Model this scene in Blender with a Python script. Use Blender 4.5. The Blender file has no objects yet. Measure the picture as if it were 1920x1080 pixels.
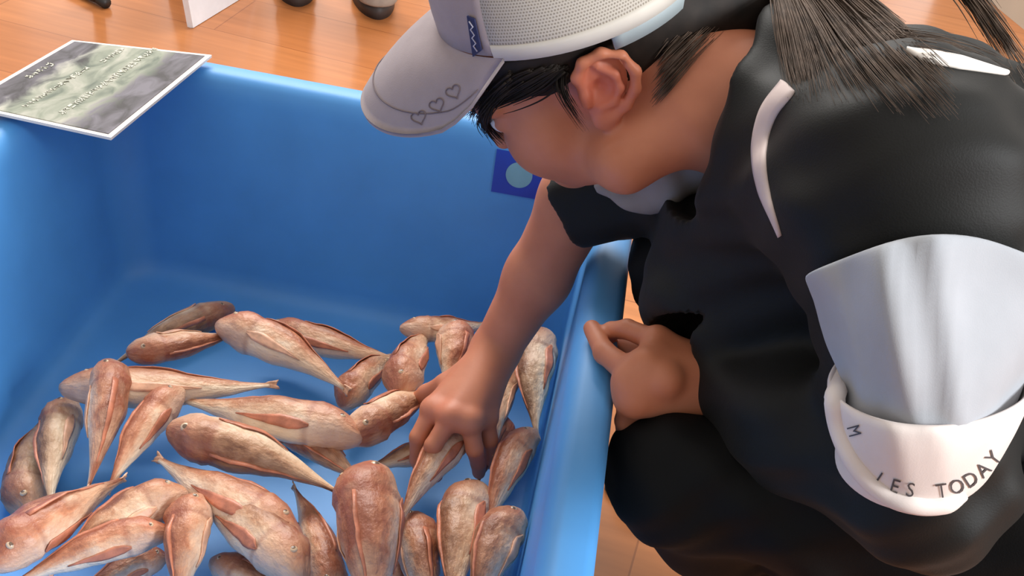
import bpy, bmesh, math, random
import numpy as np
from mathutils import Vector, Matrix
from mathutils.bvhtree import BVHTree

random.seed(7)
rng = np.random.default_rng(7)
SC = bpy.context.scene
COL = SC.collection

# ------------------------------------------------------------------ camera, light, exposure
FPX = 2200.0                      # focal length in pixels of a 1920 px wide frame
CAMH = 1.184                      # lens height above the wooden floor (m)
_D = np.array([380., -1461., FPX])
_Y = _D / np.linalg.norm(_D)
_roll = .16
_b = FPX * FPX / (380 * _roll + 1461)
_Zd = np.array([-_roll * _b, _b, FPX]); _Zd /= np.linalg.norm(_Zd)
_X = -np.cross(_Zd, _Y)
if _X[0] < 0: _X = -_X
RW = np.stack([_X, _Y, -_Zd])     # camera axes (right, down, forward) -> world
CC = np.array([0., 0., CAMH])

cam_d = bpy.data.cameras.new('camera'); cam_d.sensor_width = 36.0; cam_d.sensor_fit = 'HORIZONTAL'
cam_d.lens = FPX / 1920 * 36.0; cam_d.clip_start = .02
cam = bpy.data.objects.new('camera', cam_d); COL.objects.link(cam); SC.camera = cam
_r, _d, _f = RW[:, 0], RW[:, 1], RW[:, 2]
cam.matrix_world = Matrix(((_r[0], -_d[0], -_f[0], 0), (_r[1], -_d[1], -_f[1], 0), (_r[2], -_d[2], -_f[2], CAMH), (0, 0, 0, 1)))

world = bpy.data.worlds.new('world'); SC.world = world; world.use_nodes = True
world.node_tree.nodes['Background'].inputs[0].default_value = (1.0, .93, .86, 1)
_wt = world.node_tree                      # daylight room: brighter from above and from the far side, dim behind the lens
_tc = _wt.nodes.new('ShaderNodeTexCoord'); _dp = _wt.nodes.new('ShaderNodeVectorMath'); _dp.operation = 'DOT_PRODUCT'; _dp.inputs[1].default_value = (.05, .42, .34)
_wt.links.new(_tc.outputs['Generated'], _dp.inputs[0])
_mr = _wt.nodes.new('ShaderNodeMapRange'); _mr.interpolation_type = 'SMOOTHSTEP'
for _k, _v in ((1, -.45), (2, .55), (3, .46), (4, 1.02)): _mr.inputs[_k].default_value = _v
_wt.links.new(_dp.outputs['Value'], _mr.inputs[0]); _wt.links.new(_mr.outputs[0], _wt.nodes['Background'].inputs[1])

def area_light(name, loc, target, size, size_y, energy, color):
    l = bpy.data.lights.new(name, 'AREA'); l.shape = 'RECTANGLE'; l.size = size; l.size_y = size_y
    l.energy = energy; l.color = color
    o = bpy.data.objects.new(name, l); COL.objects.link(o); o.location = loc
    o.rotation_euler = (Vector(target) - Vector(loc)).to_track_quat('-Z', 'Y').to_euler()
    return o
area_light('window_light_side', (2.5, -.15, 1.95), (-.2, 1.0, .4), .7, .9, 108, (.96, .98, 1.0))
area_light('window_light_far', (-1.05, 3.6, 3.0), (-.2, 1.0, .3), 2.2, 1.6, 150, (1.0, .97, .93))

SC.view_settings.view_transform = 'Standard'
SC.view_settings.look = 'None'
SC.view_settings.exposure = 0.0
SC.view_settings.gamma = 1.0
SC.view_settings.use_curve_mapping = False

# ------------------------------------------------------------------ measuring helpers
def pd(px, py, d):                 # world point seen at a pixel, d metres along the lens axis
    return CC + RW @ np.array([px - 960, py - 540, FPX]) / FPX * d
def pz(px, py, z):                 # world point seen at a pixel on the level z
    r = RW @ np.array([px - 960, py - 540, FPX]); return CC + r * ((z - CAMH) / r[2])
def depth(p): return float((RW.T @ (np.asarray(p) - CC))[2])
def nrm(v): v = np.asarray(v, float); return v / (np.linalg.norm(v) + 1e-12)
def raydir(px, py): return nrm(RW @ np.array([px - 960, py - 540, FPX]))

# ------------------------------------------------------------------ object helpers
def empty(name, loc, label=None, cat=None, group=None):
    o = bpy.data.objects.new(name, None); COL.objects.link(o); o.location = loc; o.empty_display_size = .05
    if label: o['label'] = label
    if cat: o['category'] = cat
    if group: o['group'] = group
    return o
def root_loc(o):
    v = Vector((0, 0, 0))
    while o: v += Vector(o.location); o = o.parent
    return np.array(v)
def mk(name, verts, faces, mat, parent=None, smooth=True, loc=None, attr=None, midx=None, uv=None):
    """one mesh object from world-space vertices"""
    verts = np.asarray(verts, float)
    org = root_loc(parent) if parent else (np.asarray(loc, float) if loc is not None else np.zeros(3))
    me = bpy.data.meshes.new(name)
    me.from_pydata((verts - org).tolist(), [], faces if isinstance(faces, list) else faces.tolist())
    for m in (mat if isinstance(mat, (list, tuple)) else [mat]): me.materials.append(m)
    if smooth: me.polygons.foreach_set('use_smooth', [True] * len(me.polygons))
    if midx is not None: me.polygons.foreach_set('material_index', list(midx))
    if attr:
        for an, data in attr.items():
            a = me.attributes.new(an, 'FLOAT_COLOR', 'POINT')
            d = np.ones((len(verts), 4)); d[:, :data.shape[1]] = data
            a.data.foreach_set('color', d.ravel())
    if uv is not None:
        l = me.uv_layers.new(name='UVMap')
        vi = np.empty(len(me.loops), int); me.loops.foreach_get('vertex_index', vi)
        l.data.foreach_set('uv', np.asarray(uv)[vi].ravel())
    me.update()
    o = bpy.data.objects.new(name, me); COL.objects.link(o)
    if parent: o.parent = parent
    elif loc is not None: o.location = loc
    return o
def tag(o, label, cat, group=None):
    o['label'] = label; o['category'] = cat
    if group: o['group'] = group
    return o
def grid_faces(nr, nc, close=True, off=0):
    f = []
    for i in range(nr - 1):
        for j in range(nc if close else nc - 1):
            k = (j + 1) % nc
            f.append((off + i * nc + j, off + i * nc + k, off + (i + 1) * nc + k, off + (i + 1) * nc + j))
    return f
def loft(rings, cap0=True, cap1=True):
    """rings: list of (n,3) arrays -> verts, faces"""
    n = len(rings[0]); V = np.concatenate(rings); F = grid_faces(len(rings), n)
    if cap0: F.append(tuple(range(n))[::-1])
    if cap1: F.append(tuple(range((len(rings) - 1) * n, len(rings) * n)))
    return V, F
class MB:
    def __init__(s): s.v = []; s.f = []; s.n = 0
    def add(s, V, F):
        V = np.asarray(V, float); s.v.append(V); s.f += [tuple(int(i) + s.n for i in q) for q in F]; s.n += len(V)
    def tube(s, pts, r, seg=6, flat=None):
        pts = np.asarray(pts, float); n = len(pts)
        rr = np.broadcast_to(np.asarray(r, float), (n,))
        T = np.gradient(pts, axis=0); T /= np.linalg.norm(T, axis=1)[:, None] + 1e-12
        u = np.cross(T[0], [0.3, .2, 1.]); u = nrm(u); rings = []
        for i in range(n):
            u = nrm(u - T[i] * np.dot(u, T[i])); w = np.cross(T[i], u)
            a = np.arange(seg) * 2 * math.pi / seg
            rings.append(pts[i] + rr[i] * (np.cos(a)[:, None] * u + np.sin(a)[:, None] * w))
        s.add(*loft(rings))
    def box(s, c, ax, h):
        ax = [nrm(a) for a in ax]
        V = [np.asarray(c) + sx * h[0] * ax[0] + sy * h[1] * ax[1] + sz * h[2] * ax[2] for sx in (-1, 1) for sy in (-1, 1) for sz in (-1, 1)]
        s.add(V, [(0, 1, 3, 2), (4, 6, 7, 5), (0, 4, 5, 1), (2, 3, 7, 6), (0, 2, 6, 4), (1, 5, 7, 3)])
    def build(s, name, mat, parent=None, **k): return mk(name, np.concatenate(s.v), s.f, mat, parent, **k)
def spline(P, n):
    """Catmull-Rom through the points P (any dimension), n samples"""
    P = np.asarray(P, float); Q = np.vstack([2 * P[0] - P[1], P, 2 * P[-1] - P[-2]])
    out = []
    for t in np.linspace(0, len(P) - 1 - 1e-9, n):
        i = int(t); u = t - i; a, b, c, d = Q[i:i + 4]
        out.append(.5 * (2 * b + (c - a) * u + (2 * a - 5 * b + 4 * c - d) * u * u + (3 * b - a - 3 * c + d) * u ** 3))
    return np.array(out)

# ------------------------------------------------------------------ materials
def nodes(name):
    m = bpy.data.materials.new(name); m.use_nodes = True
    nt = m.node_tree; return m, nt, nt.nodes['Principled BSDF']
def setp(b, **k):
    for n, v in k.items():
        n = {'base': 'Base Color', 'rough': 'Roughness', 'spec': 'Specular IOR Level', 'sheen': 'Sheen Weight', 'coat': 'Coat Weight',
             'coatr': 'Coat Roughness', 'sss': 'Subsurface Weight', 'sssr': 'Subsurface Radius', 'ssss': 'Subsurface Scale', 'sheenr': 'Sheen Roughness'}[n]
        b.inputs[n].default_value = v
def srgb(r, g, b):
    f = lambda c: (c / 255 / 12.92) if c / 255 <= .04045 else ((c / 255 + .055) / 1.055) ** 2.4
    return (f(r), f(g), f(b), 1)
def nd(nt, t, **k):
    n = nt.nodes.new(t)
    for a, v in k.items():
        if a.startswith('i_'):
            key = a[2:]; n.inputs[int(key) if key.isdigit() else key].default_value = v
        else: setattr(n, a, v)
    return n
def mixc(nt, fac, a, b, mode='MIX'):
    n = nt.nodes.new('ShaderNodeMix'); n.data_type = 'RGBA'; n.blend_type = mode
    for s, v in ((0, fac), (6, a), (7, b)):
        if hasattr(v, 'is_linked') or isinstance(v, bpy.types.NodeSocket): nt.links.new(v, n.inputs[s])
        else: n.inputs[s].default_value = v
    return n.outputs[2]
def ramp(nt, src, stops):
    r = nt.nodes.new('ShaderNodeValToRGB'); e = r.color_ramp.elements
    while len(e) < len(stops): e.new(.5)
    for el, (p, c) in zip(e, stops): el.position = p; el.color = c if len(c) == 4 else (*c, 1)
    nt.links.new(src, r.inputs[0]); return r.outputs[0]
def bump(nt, bsdf, src, strength, dist):
    b = nd(nt, 'ShaderNodeBump', i_Strength=strength, i_Distance=dist)
    nt.links.new(src, b.inputs['Height']); nt.links.new(b.outputs[0], bsdf.inputs['Normal']); return b
def simple(name, col, rough=.5, noise=.06, scale=30., bmp=0., bscale=200., **k):
    m, nt, b = nodes(name); setp(b, rough=rough, **k)
    tc = nd(nt, 'ShaderNodeTexCoord')
    n = nd(nt, 'ShaderNodeTexNoise', i_Scale=scale, i_Detail=4.); nt.links.new(tc.outputs['Object'], n.inputs['Vector'])
    dark = tuple(c * (1 - noise * 2) for c in col[:3]) + (1,); lite = tuple(min(1, c * (1 + noise * 2)) for c in col[:3]) + (1,)
    nt.links.new(ramp(nt, n.outputs[0], [(.3, dark), (.7, lite)]), b.inputs['Base Color'])
    if bmp:
        n2 = nd(nt, 'ShaderNodeTexNoise', i_Scale=bscale, i_Detail=3.); nt.links.new(tc.outputs['Object'], n2.inputs['Vector'])
        bump(nt, b, n2.outputs[0], bmp, .002)
    return m

M = {}
M['tub'] = simple('blue_plastic', srgb(82, 154, 220), .50, .035, 9., .05, 60.)
M['sticker'] = simple('sticker_blue', srgb(30, 66, 175), .35, .03)
M['sticker_dot'] = simple('sticker_dot', srgb(120, 170, 185), .4, .04)
M['white'] = simple('white_card', srgb(245, 238, 230), .4, .02)
M['board'] = simple('white_board', srgb(236, 236, 240), .45, .02)
M['jacket'] = simple('black_jacket', (.0062, .0062, .0056, 1), .62, .10, 8., .12, 700., spec=.28, sheen=.03)
M['trousers'] = simple('black_trousers', (.0036, .0038, .0040, 1), .72, .10, 8., .1, 700., spec=.2)
M['piping'] = simple('pale_piping', srgb(205, 188, 184), .6, .03)
M['sleeve'] = simple('white_sleeve', srgb(164, 168, 175), .75, .03, 20., .08, 900., sheen=.1)  # white cloth greyed: shade on the upper sleeve is in this colour
M['cuff'] = simple('white_cuff', srgb(222, 211, 206), .72, .02, 20., .06, 900., sheen=.1)  # same white cloth, colour kept paler for the light on the cuff
M['ink'] = simple('grey_ink', srgb(70, 68, 72), .6, .1)
M['shirt'] = simple('grey_white_shirt', srgb(150, 142, 137), .8, .05, 25.)
M['cap_cloth'] = simple('cap_cotton', srgb(160, 147, 151), .85, .03, 40., .12, 900., sheen=.15)
M['cap_edge'] = simple('cap_edge', srgb(196, 184, 182), .8, .03)
M['stitch'] = simple('stitch_thread', srgb(112, 98, 102), .8, .08)
M['tag'] = simple('navy_tag', srgb(40, 44, 84), .6, .1, 200.)
M['tag_mark'] = simple('tag_marks', srgb(205, 205, 220), .6, .05)
M['strap'] = simple('cap_strap', srgb(165, 178, 182), .5, .03)
M['shoe'] = simple('dark_shoe', srgb(58, 50, 48), .6, .1, 20.)
M['shoe_pale'] = simple('grey_shoe_upper', srgb(160, 150, 140), .8, .06, 60.)
M['black_rub'] = simple('black_rubber', srgb(40, 38, 36), .5, .1)
M['jeans'] = simple('dark_jeans', srgb(44, 48, 62), .8, .1, 60.)
M['greypanel'] = simple('grey_panel', srgb(186, 176, 160), .6, .04, 4.)
M['wall'] = simple('cream_wall', srgb(226, 216, 200), .8, .03, 2.)
M['eye_white'] = simple('eye_white', srgb(225, 215, 208), .3, .02)
M['iris'] = simple('iris', srgb(40, 25, 18), .2, .05)

def mat_floor():
    m, nt, b = nodes('varnished_wood'); setp(b, rough=.25, spec=.3, coat=.12, coatr=.12)
    tc = nd(nt, 'ShaderNodeTexCoord')
    mp = nd(nt, 'ShaderNodeMapping'); mp.inputs['Rotation'].default_value = (0, 0, math.radians(8)); nt.links.new(tc.outputs['Object'], mp.inputs[0])
    br = nd(nt, 'ShaderNodeTexBrick', i_Scale=1.0); br.offset = .37
    for k, v in (('Mortar Size', .0015), ('Brick Width', 1.3), ('Row Height', .22), ('Bias', 0.)): br.inputs[k].default_value = v
    br.inputs['Color1'].default_value = srgb(182, 117, 70); br.inputs['Color2'].default_value = srgb(172, 106, 60); br.inputs['Mortar'].default_value = srgb(146, 88, 50)
    nt.links.new(mp.outputs[0], br.inputs[0])
    mp2 = nd(nt, 'ShaderNodeMapping'); mp2.inputs['Scale'].default_value = (1.2, 14, 1); nt.links.new(mp.outputs[0], mp2.inputs[0])
    n = nd(nt, 'ShaderNodeTexNoise', i_Scale=3., i_Detail=6.); nt.links.new(mp2.outputs[0], n.inputs[0])
    g = ramp(nt, n.outputs[0], [(.3, (.80, .78, .76)), (.7, (1.08, 1.06, 1.05))])
    nt.links.new(mixc(nt, .8, br.outputs[0], g, 'MULTIPLY'), b.inputs['Base Color']); return m
M['floor'] = mat_floor()

def mat_skin():
    m, nt, b = nodes('skin'); setp(b, rough=.52, sss=.10, sssr=(1., .35, .2), ssss=.006)
    tc = nd(nt, 'ShaderNodeTexCoord'); n = nd(nt, 'ShaderNodeTexNoise', i_Scale=22., i_Detail=5.); nt.links.new(tc.outputs['Object'], n.inputs[0])
    c = ramp(nt, n.outputs[0], [(.3, srgb(190, 116, 84)), (.7, srgb(207, 132, 98))])
    at = nd(nt, 'ShaderNodeAttribute', attribute_name='flush'); sp = nd(nt, 'ShaderNodeSeparateColor'); nt.links.new(at.outputs[0], sp.inputs[0])
    nt.links.new(mixc(nt, sp.outputs[0], c, srgb(214, 118, 94)), b.inputs['Base Color'])
    n2 = nd(nt, 'ShaderNodeTexNoise', i_Scale=350., i_Detail=2.); nt.links.new(tc.outputs['Object'], n2.inputs[0]); bump(nt, b, n2.outputs[0], .06, .001)
    return m
M['skin'] = mat_skin()

def mat_hair(name, c1, c2, rough=.42):
    m, nt, b = nodes(name); setp(b, rough=rough, spec=.2)
    tc = nd(nt, 'ShaderNodeTexCoord'); n = nd(nt, 'ShaderNodeTexNoise', i_Scale=60., i_Detail=4.); nt.links.new(tc.outputs['Object'], n.inputs[0])
    nt.links.new(ramp(nt, n.outputs[0], [(.3, c1), (.7, c2)]), b.inputs['Base Color']); return m
M['hair'] = mat_hair('dark_hair', srgb(26, 21, 18), srgb(42, 34, 29), .6)
M['tail'] = mat_hair('brown_hair', srgb(62, 50, 42), srgb(108, 90, 77), .62)

def mat_mesh():
    m, nt, b = nodes('cap_mesh'); setp(b, rough=.8)
    tc = nd(nt, 'ShaderNodeTexCoord')
    mp = nd(nt, 'ShaderNodeMapping'); mp.inputs['Scale'].default_value = (1, 1, 1); nt.links.new(tc.outputs['UV'], mp.inputs[0])
    ck = nd(nt, 'ShaderNodeTexBrick', i_Scale=1.0); ck.offset = .5
    for k, v in (('Mortar Size', .22), ('Brick Width', 1.), ('Row Height', .9)): ck.inputs[k].default_value = v
    ck.inputs['Color1'].default_value = srgb(146, 138, 126); ck.inputs['Color2'].default_value = srgb(154, 146, 134); ck.inputs['Mortar'].default_value = srgb(198, 191, 180)
    nt.links.new(mp.outputs[0], ck.inputs[0]); nt.links.new(ck.outputs[0], b.inputs['Base Color'])
    bump(nt, b, ck.outputs[1], .4, .0006); return m
M['cap_mesh'] = mat_mesh()
M['cap_band'] = simple('cap_band', srgb(214, 208, 198), .75, .02)

def mat_fish():
    m, nt, b = nodes('wet_fish_skin'); setp(b, rough=.40, spec=.45, coat=.12, coatr=.25)
    tc = nd(nt, 'ShaderNodeTexCoord')
    at = nd(nt, 'ShaderNodeAttribute', attribute_name='fc'); sp = nd(nt, 'ShaderNodeSeparateColor'); nt.links.new(at.outputs[0], sp.inputs[0])
    n = nd(nt, 'ShaderNodeTexNoise', i_Scale=34., i_Detail=5., i_Roughness=.62); nt.links.new(tc.outputs['Object'], n.inputs[0])
    fl = nd(nt, 'ShaderNodeAttribute', attribute_name='fl'); ns = nd(nt, 'ShaderNodeTexNoise', i_Scale=3.2, i_Detail=4., i_Roughness=.6); nt.links.new(fl.outputs['Vector'], ns.inputs[0])
    av = nd(nt, 'ShaderNodeMath', operation='ADD'); nt.links.new(n.outputs[0], av.inputs[0]); nt.links.new(ns.outputs[0], av.inputs[1])
    ad = nd(nt, 'ShaderNodeMath', operation='MULTIPLY_ADD'); ad.inputs[1].default_value = .62; nt.links.new(av.outputs[0], ad.inputs[0])
    sb = nd(nt, 'ShaderNodeMath', operation='SUBTRACT'); sb.inputs[1].default_value = .62; nt.links.new(sp.outputs[0], sb.inputs[0]); nt.links.new(sb.outputs[0], ad.inputs[2])
    red = ramp(nt, ad.outputs[0], [(.36, srgb(244, 218, 190)), (.56, srgb(230, 184, 150)), (.76, srgb(202, 134, 98)), (.98, srgb(152, 86, 60))])
    tan = ramp(nt, ad.outputs[0], [(.36, srgb(244, 224, 196)), (.56, srgb(228, 198, 164)), (.76, srgb(186, 148, 112)), (.98, srgb(120, 86, 60))])
    c = mixc(nt, sp.outputs[2], tan, red)
    # reddish bony head, fading behind the gill cover
    hd = ramp(nt, sp.outputs[1], [(.0, (.8, .8, .8)), (.22, (.65, .65, .65)), (.34, (0, 0, 0))])
    n3 = nd(nt, 'ShaderNodeTexNoise', i_Scale=70., i_Detail=4.); nt.links.new(tc.outputs['Object'], n3.inputs[0])
    hc = ramp(nt, n3.outputs[0], [(.34, srgb(172, 84, 58)), (.66, srgb(212, 148, 114))])
    hm = nd(nt, 'ShaderNodeMath', operation='MULTIPLY'); hm.inputs[1].default_value = .62; nt.links.new(hd, hm.inputs[0])
    c = mixc(nt, hm.outputs[0], c, hc)
    n5 = nd(nt, 'ShaderNodeTexNoise', i_Scale=16., i_Detail=3.); nt.links.new(tc.outputs['Object'], n5.inputs[0])
    pm = ramp(nt, n5.outputs[0], [(.52, (0, 0, 0)), (.66, (.55, .55, .55))]); c = mixc(nt, pm, c, srgb(228, 190, 156))
    dm = ramp(nt, n5.outputs[0], [(.30, (.45, .45, .45)), (.44, (0, 0, 0))]); c = mixc(nt, dm, c, srgb(150, 90, 64))
    gl = ramp(nt, sp.outputs[1], [(.255, (0, 0, 0)), (.275, (1, 1, 1)), (.285, (1, 1, 1)), (.31, (0, 0, 0))])
    gm = nd(nt, 'ShaderNodeMath', operation='MULTIPLY'); gm.inputs[1].default_value = .35; nt.links.new(gl, gm.inputs[0])
    c = mixc(nt, gm.outputs[0], c, srgb(140, 66, 50))
    nt.links.new(c, b.inputs['Base Color'])
    n2 = nd(nt, 'ShaderNodeTexNoise', i_Scale=95., i_Detail=6., i_Roughness=.6); nt.links.new(tc.outputs['Object'], n2.inputs[0])
    n4 = nd(nt, 'ShaderNodeTexNoise', i_Scale=7., i_Detail=3.); nt.links.new(fl.outputs['Vector'], n4.inputs[0])
    a4 = nd(nt, 'ShaderNodeMath', operation='ADD'); nt.links.new(n2.outputs[0], a4.inputs[0]); nt.links.new(n4.outputs[0], a4.inputs[1])
    bump(nt, b, a4.outputs[0], .42, .005)
    return m
M['fish'] = mat_fish()
M['fin'] = simple('fish_fin', srgb(196, 122, 92), .4, .16, 60., .2, 300.)
M['fin_pale'] = simple('pale_fish_fin', srgb(228, 176, 144), .4, .14, 60., .2, 300.)
M['fish_eye'] = simple('fish_eye_ring', srgb(214, 182, 148), .2, .1)
M['pupil'] = simple('fish_pupil', srgb(112, 90, 74), .15, .05)

def mat_photo():
    m, nt, b = nodes('printed_photo'); setp(b, rough=.5, spec=.2)
    tc = nd(nt, 'ShaderNodeTexCoord'); sx = nd(nt, 'ShaderNodeSeparateXYZ'); nt.links.new(tc.outputs['UV'], sx.inputs[0])
    mp = nd(nt, 'ShaderNodeMapping'); mp.inputs['Scale'].default_value = (5, 3, 1); nt.links.new(tc.outputs['UV'], mp.inputs[0])
    n = nd(nt, 'ShaderNodeTexNoise', i_Scale=1.6, i_Detail=7., i_Distortion=.8); nt.links.new(mp.outputs[0], n.inputs[0])
    g = ramp(nt, n.outputs[0], [(.30, srgb(96, 106, 94)), (.48, srgb(142, 148, 132)), (.70, srgb(186, 184, 172))])
    d = ramp(nt, n.outputs[0], [(.35, srgb(54, 50, 52)), (.65, srgb(116, 112, 122))])
    ad = nd(nt, 'ShaderNodeMath', operation='MULTIPLY_ADD'); ad.inputs[1].default_value = .35; nt.links.new(n.outputs[0], ad.inputs[0]); nt.links.new(sx.outputs[0], ad.inputs[2])
    f = ramp(nt, ad.outputs[0], [(.34, (1, 1, 1)), (.44, (0, 0, 0)), (.88, (0, 0, 0)), (.97, (1, 1, 1))])
    nt.links.new(mixc(nt, f, g, d), b.inputs['Base Color']); return m
M['photo'] = mat_photo()
M['pale_ink'] = simple('pale_print', srgb(206, 206, 190), .4, .08, 80.)

# ------------------------------------------------------------------ the setting
def slab(name, x0, x1, y0, y1, z0, z1, mat):
    b = MB(); b.box(((x0 + x1) / 2, (y0 + y1) / 2, (z0 + z1) / 2), np.eye(3), ((x1 - x0) / 2, (y1 - y0) / 2, (z1 - z0) / 2))
    o = b.build(name, mat, smooth=False); o['kind'] = 'structure'; return o
slab('floor', -6, 6, -2, 7, -.05, 0, M['floor'])
slab('wall_back', -6, 6, 7, 7.1, 0, 3.0, M['wall'])
m, nt, b_ = nodes('daylit_pane'); b_.inputs['Base Color'].default_value = (.8, .85, .9, 1); b_.inputs['Emission Color'].default_value = (1, .98, .94, 1); b_.inputs['Emission Strength'].default_value = 1.7  # emissive surface, added so the varnished floor mirrors bright strips
M['pane'] = m
for i, (x, w) in enumerate(((-4.7, .34), (-3.55, .30), (-2.75, .16), (-1.9, .30), (-.9, .2), (.3, .34), (1.9, .4), (3.4, .4))):  # added unseen windows; their glow makes pale streaks on the glossy floor
    win = slab('window_%d' % (i + 1), x - w - .05, x + w + .05, 6.96, 7.0, .25, 2.7, M['board'])
    b = MB(); b.box((x, 6.955, 1.475), np.eye(3), (w, .006, 1.17)); b.build('pane', M['pane'], win, smooth=False)

# ------------------------------------------------------------------ blue tub
TX0, TX1, TY0, TY1 = -.650, .018, .25, 1.347
ZR, ZF = .50, .20
def rrect(ins, z, r, n=10, rows=6):
    x0, x1, y0, y1 = TX0 + ins, TX1 - (ins * .3 if z < .49 and 0 < ins < .2 and r < .06 else ins), TY0 + ins, TY1 - ins
    r = max(r, .004); P = []
    for cx, cy, a0 in ((x1 - r, y1 - r, 0), (x0 + r, y1 - r, 90), (x0 + r, y0 + r, 180), (x1 - r, y0 + r, 270)):
        for k in range(n + 1):
            a = math.radians(a0 + 90 * k / n); P.append((cx + r * math.cos(a), cy + r * math.sin(a), z))
    return np.array(P)
prof = [(.30, ZF, .03), (.075, ZF, .03), (.060, ZF + .0015, .035), (.049, ZF + .006, .04), (.042, ZF + .014, .045), (.038, ZF + .030, .045), (.020, ZF + .15, .05),
        (.002, ZR - .030, .055), (.0, ZR - .020, .055), (-.004, ZR - .010, .058), (-.010, ZR - .003, .062), (-.017, ZR, .066), (-.036, ZR, .075), (-.042, ZR - .002, .08), (-.046, ZR - .008, .082),
        (-.047, ZR - .05, .082), (-.045, ZR - .054, .08), (-.036, ZR - .054, .075), (-.030, ZR - .060, .07), (-.012, .12, .06), (-.010, .05, .06), (-.004, .035, .055), (.03, .035, .05), (.035, .0, .05), (.06, 0, .05), (.25, .03, .03)]
V, F = loft([rrect(i, z, r) for i, z, r in prof])
bmt = mk('fish_tub', V, F, M['tub'], loc=((TX0 + TX1) / 2, (TY0 + TY1) / 2, 0))
bmt.data.flip_normals()
tag(bmt, 'deep blue plastic tub with rounded rim, holding the heap of fish', 'tub')
def bvh_of(o):
    me = o.data; org = root_loc(o)
    vs = [Vector(np.array(v.co) + org) for v in me.vertices]
    return BVHTree.FromPolygons(vs, [tuple(p.vertices) for p in me.polygons])
def cast(bvh, px, py):
    h = bvh.ray_cast(Vector(CC), Vector(raydir(px, py)))
    if h[0] is None: return None, None
    n = np.array(h[1]); 
    if np.dot(n, raydir(px, py)) > 0: n = -n
    return np.array(h[0]), n
tub_bvh = bvh_of(bmt)
q = [cast(tub_bvh, *p)[0] for p in ((932, 279), (1026, 297), (1016, 375), (921, 358))]
q = np.array(q); nn = nrm(np.cross(q[1] - q[0], q[3] - q[0]));
if nn[1] > 0: nn = -nn
b = MB(); V = np.concatenate([q + nn * .0004, q + nn * .0015]); b.add(V, [(0, 1, 2, 3), (7, 6, 5, 4), (0, 4, 5, 1), (1, 5, 6, 2), (2, 6, 7, 3), (3, 7, 4, 0)])
stk = b.build('sticker', M['sticker'], bmt, smooth=False); stk['label'] = 'square royal blue sticker inside the far wall'
cen = q.mean(0); e1 = nrm(q[1] - q[0]); e2 = nrm(np.cross(nn, e1)); rad = .36 * np.linalg.norm(q[1] - q[0]) * .92
a = np.arange(40) * 2 * math.pi / 40
ring = cen + nn * .0022 + rad * .8 * (np.cos(a)[:, None] * e1 + np.sin(a)[:, None] * e2)
V, F = loft([ring - nn * .0008, ring]); mk('disc_print', V, F, M['sticker_dot'], stk, smooth=False)

# ------------------------------------------------------------------ laminated sign on the tub corner
q = np.array([pz(*p, .513) for p in ((135, 75), (397, 103), (208, 258), (-75, 196))])   # far-left, far-right, near-right, near-left
sg = empty('information_card', q.mean(0), 'white-bordered printed photo card lying across the far left corner of the tub', 'sign')
up = np.array([0, 0, 1.])
def bil(u, v): return (1 - u) * (1 - v) * q[0] + u * (1 - v) * q[1] + u * v * q[2] + (1 - u) * v * q[3]
b = MB(); V = np.concatenate([q - up * .0035, q]); b.add(V, [(3, 2, 1, 0), (4, 5, 6, 7), (0, 1, 5, 4), (1, 2, 6, 5), (2, 3, 7, 6), (3, 0, 4, 7)])
b.build('border_board', M['white'], sg, smooth=False)
m_ = .035
qi = [bil(u, v) + up * .0008 for u, v in ((m_, m_ * .7), (1 - m_, m_ * .7), (1 - m_, 1 - m_ * .7), (m_, 1 - m_ * .7))]
b = MB(); V = np.concatenate([np.array(qi) - up * .0007, np.array(qi)]); b.add(V, [(3, 2, 1, 0), (4, 5, 6, 7), (0, 1, 5, 4), (1, 2, 6, 5), (2, 3, 7, 6), (3, 0, 4, 7)])
b.build('photo_print', M['photo'], sg, smooth=False, uv=np.array([(0, 1), (1, 1), (1, 0), (0, 0)] * 2))
def inv_bil(p):
    uv = np.array([.5, .5])
    for _ in range(12):
        r = bil(*uv) - p; J = np.stack([(bil(uv[0] + 1e-4, uv[1]) - bil(*uv)) / 1e-4, (bil(uv[0], uv[1] + 1e-4) - bil(*uv)) / 1e-4], 1)
        uv = uv - np.linalg.lstsq(J, r, rcond=None)[0]
    return uv
rr = random.Random(3)
for p0, p1, hgt, n in (((44, 203), (165, 128), .0085, 15), ((190, 118), (232, 92), .007, 6), ((112, 216), (292, 92), .0095, 22), ((50, 148), (98, 120), .010, 5)):
    b = MB(); A, B = pz(*p0, .513), pz(*p1, .513); d = nrm(B - A); s = np.cross(d, up); L = np.linalg.norm(B - A)
    for k in range(n):
        c = A + d * L * (k + .5) / n + up * .0012; w = L / n * .36
        for _ in range(3):          # illegible pale strokes of a row of lettering
            t = rr.choice((0, 1, 2))
            if t == 0: b.box(c + d * rr.uniform(-w, w), (d, s, up), (.0008, hgt * rr.uniform(.3, .5), .0003))
            elif t == 1: b.box(c + s * rr.uniform(-.45, .45) * hgt, (d, s, up), (w, .0008, .0003))
            else: b.box(c + s * rr.uniform(-.2, .2) * hgt, (d + s * .8, s - d * .8, up), (w, .0008, .0003))
    lt = b.build('text_line', M['pale_ink'], sg, smooth=False); lt['label'] = 'pale unreadable line of lettering'

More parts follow.
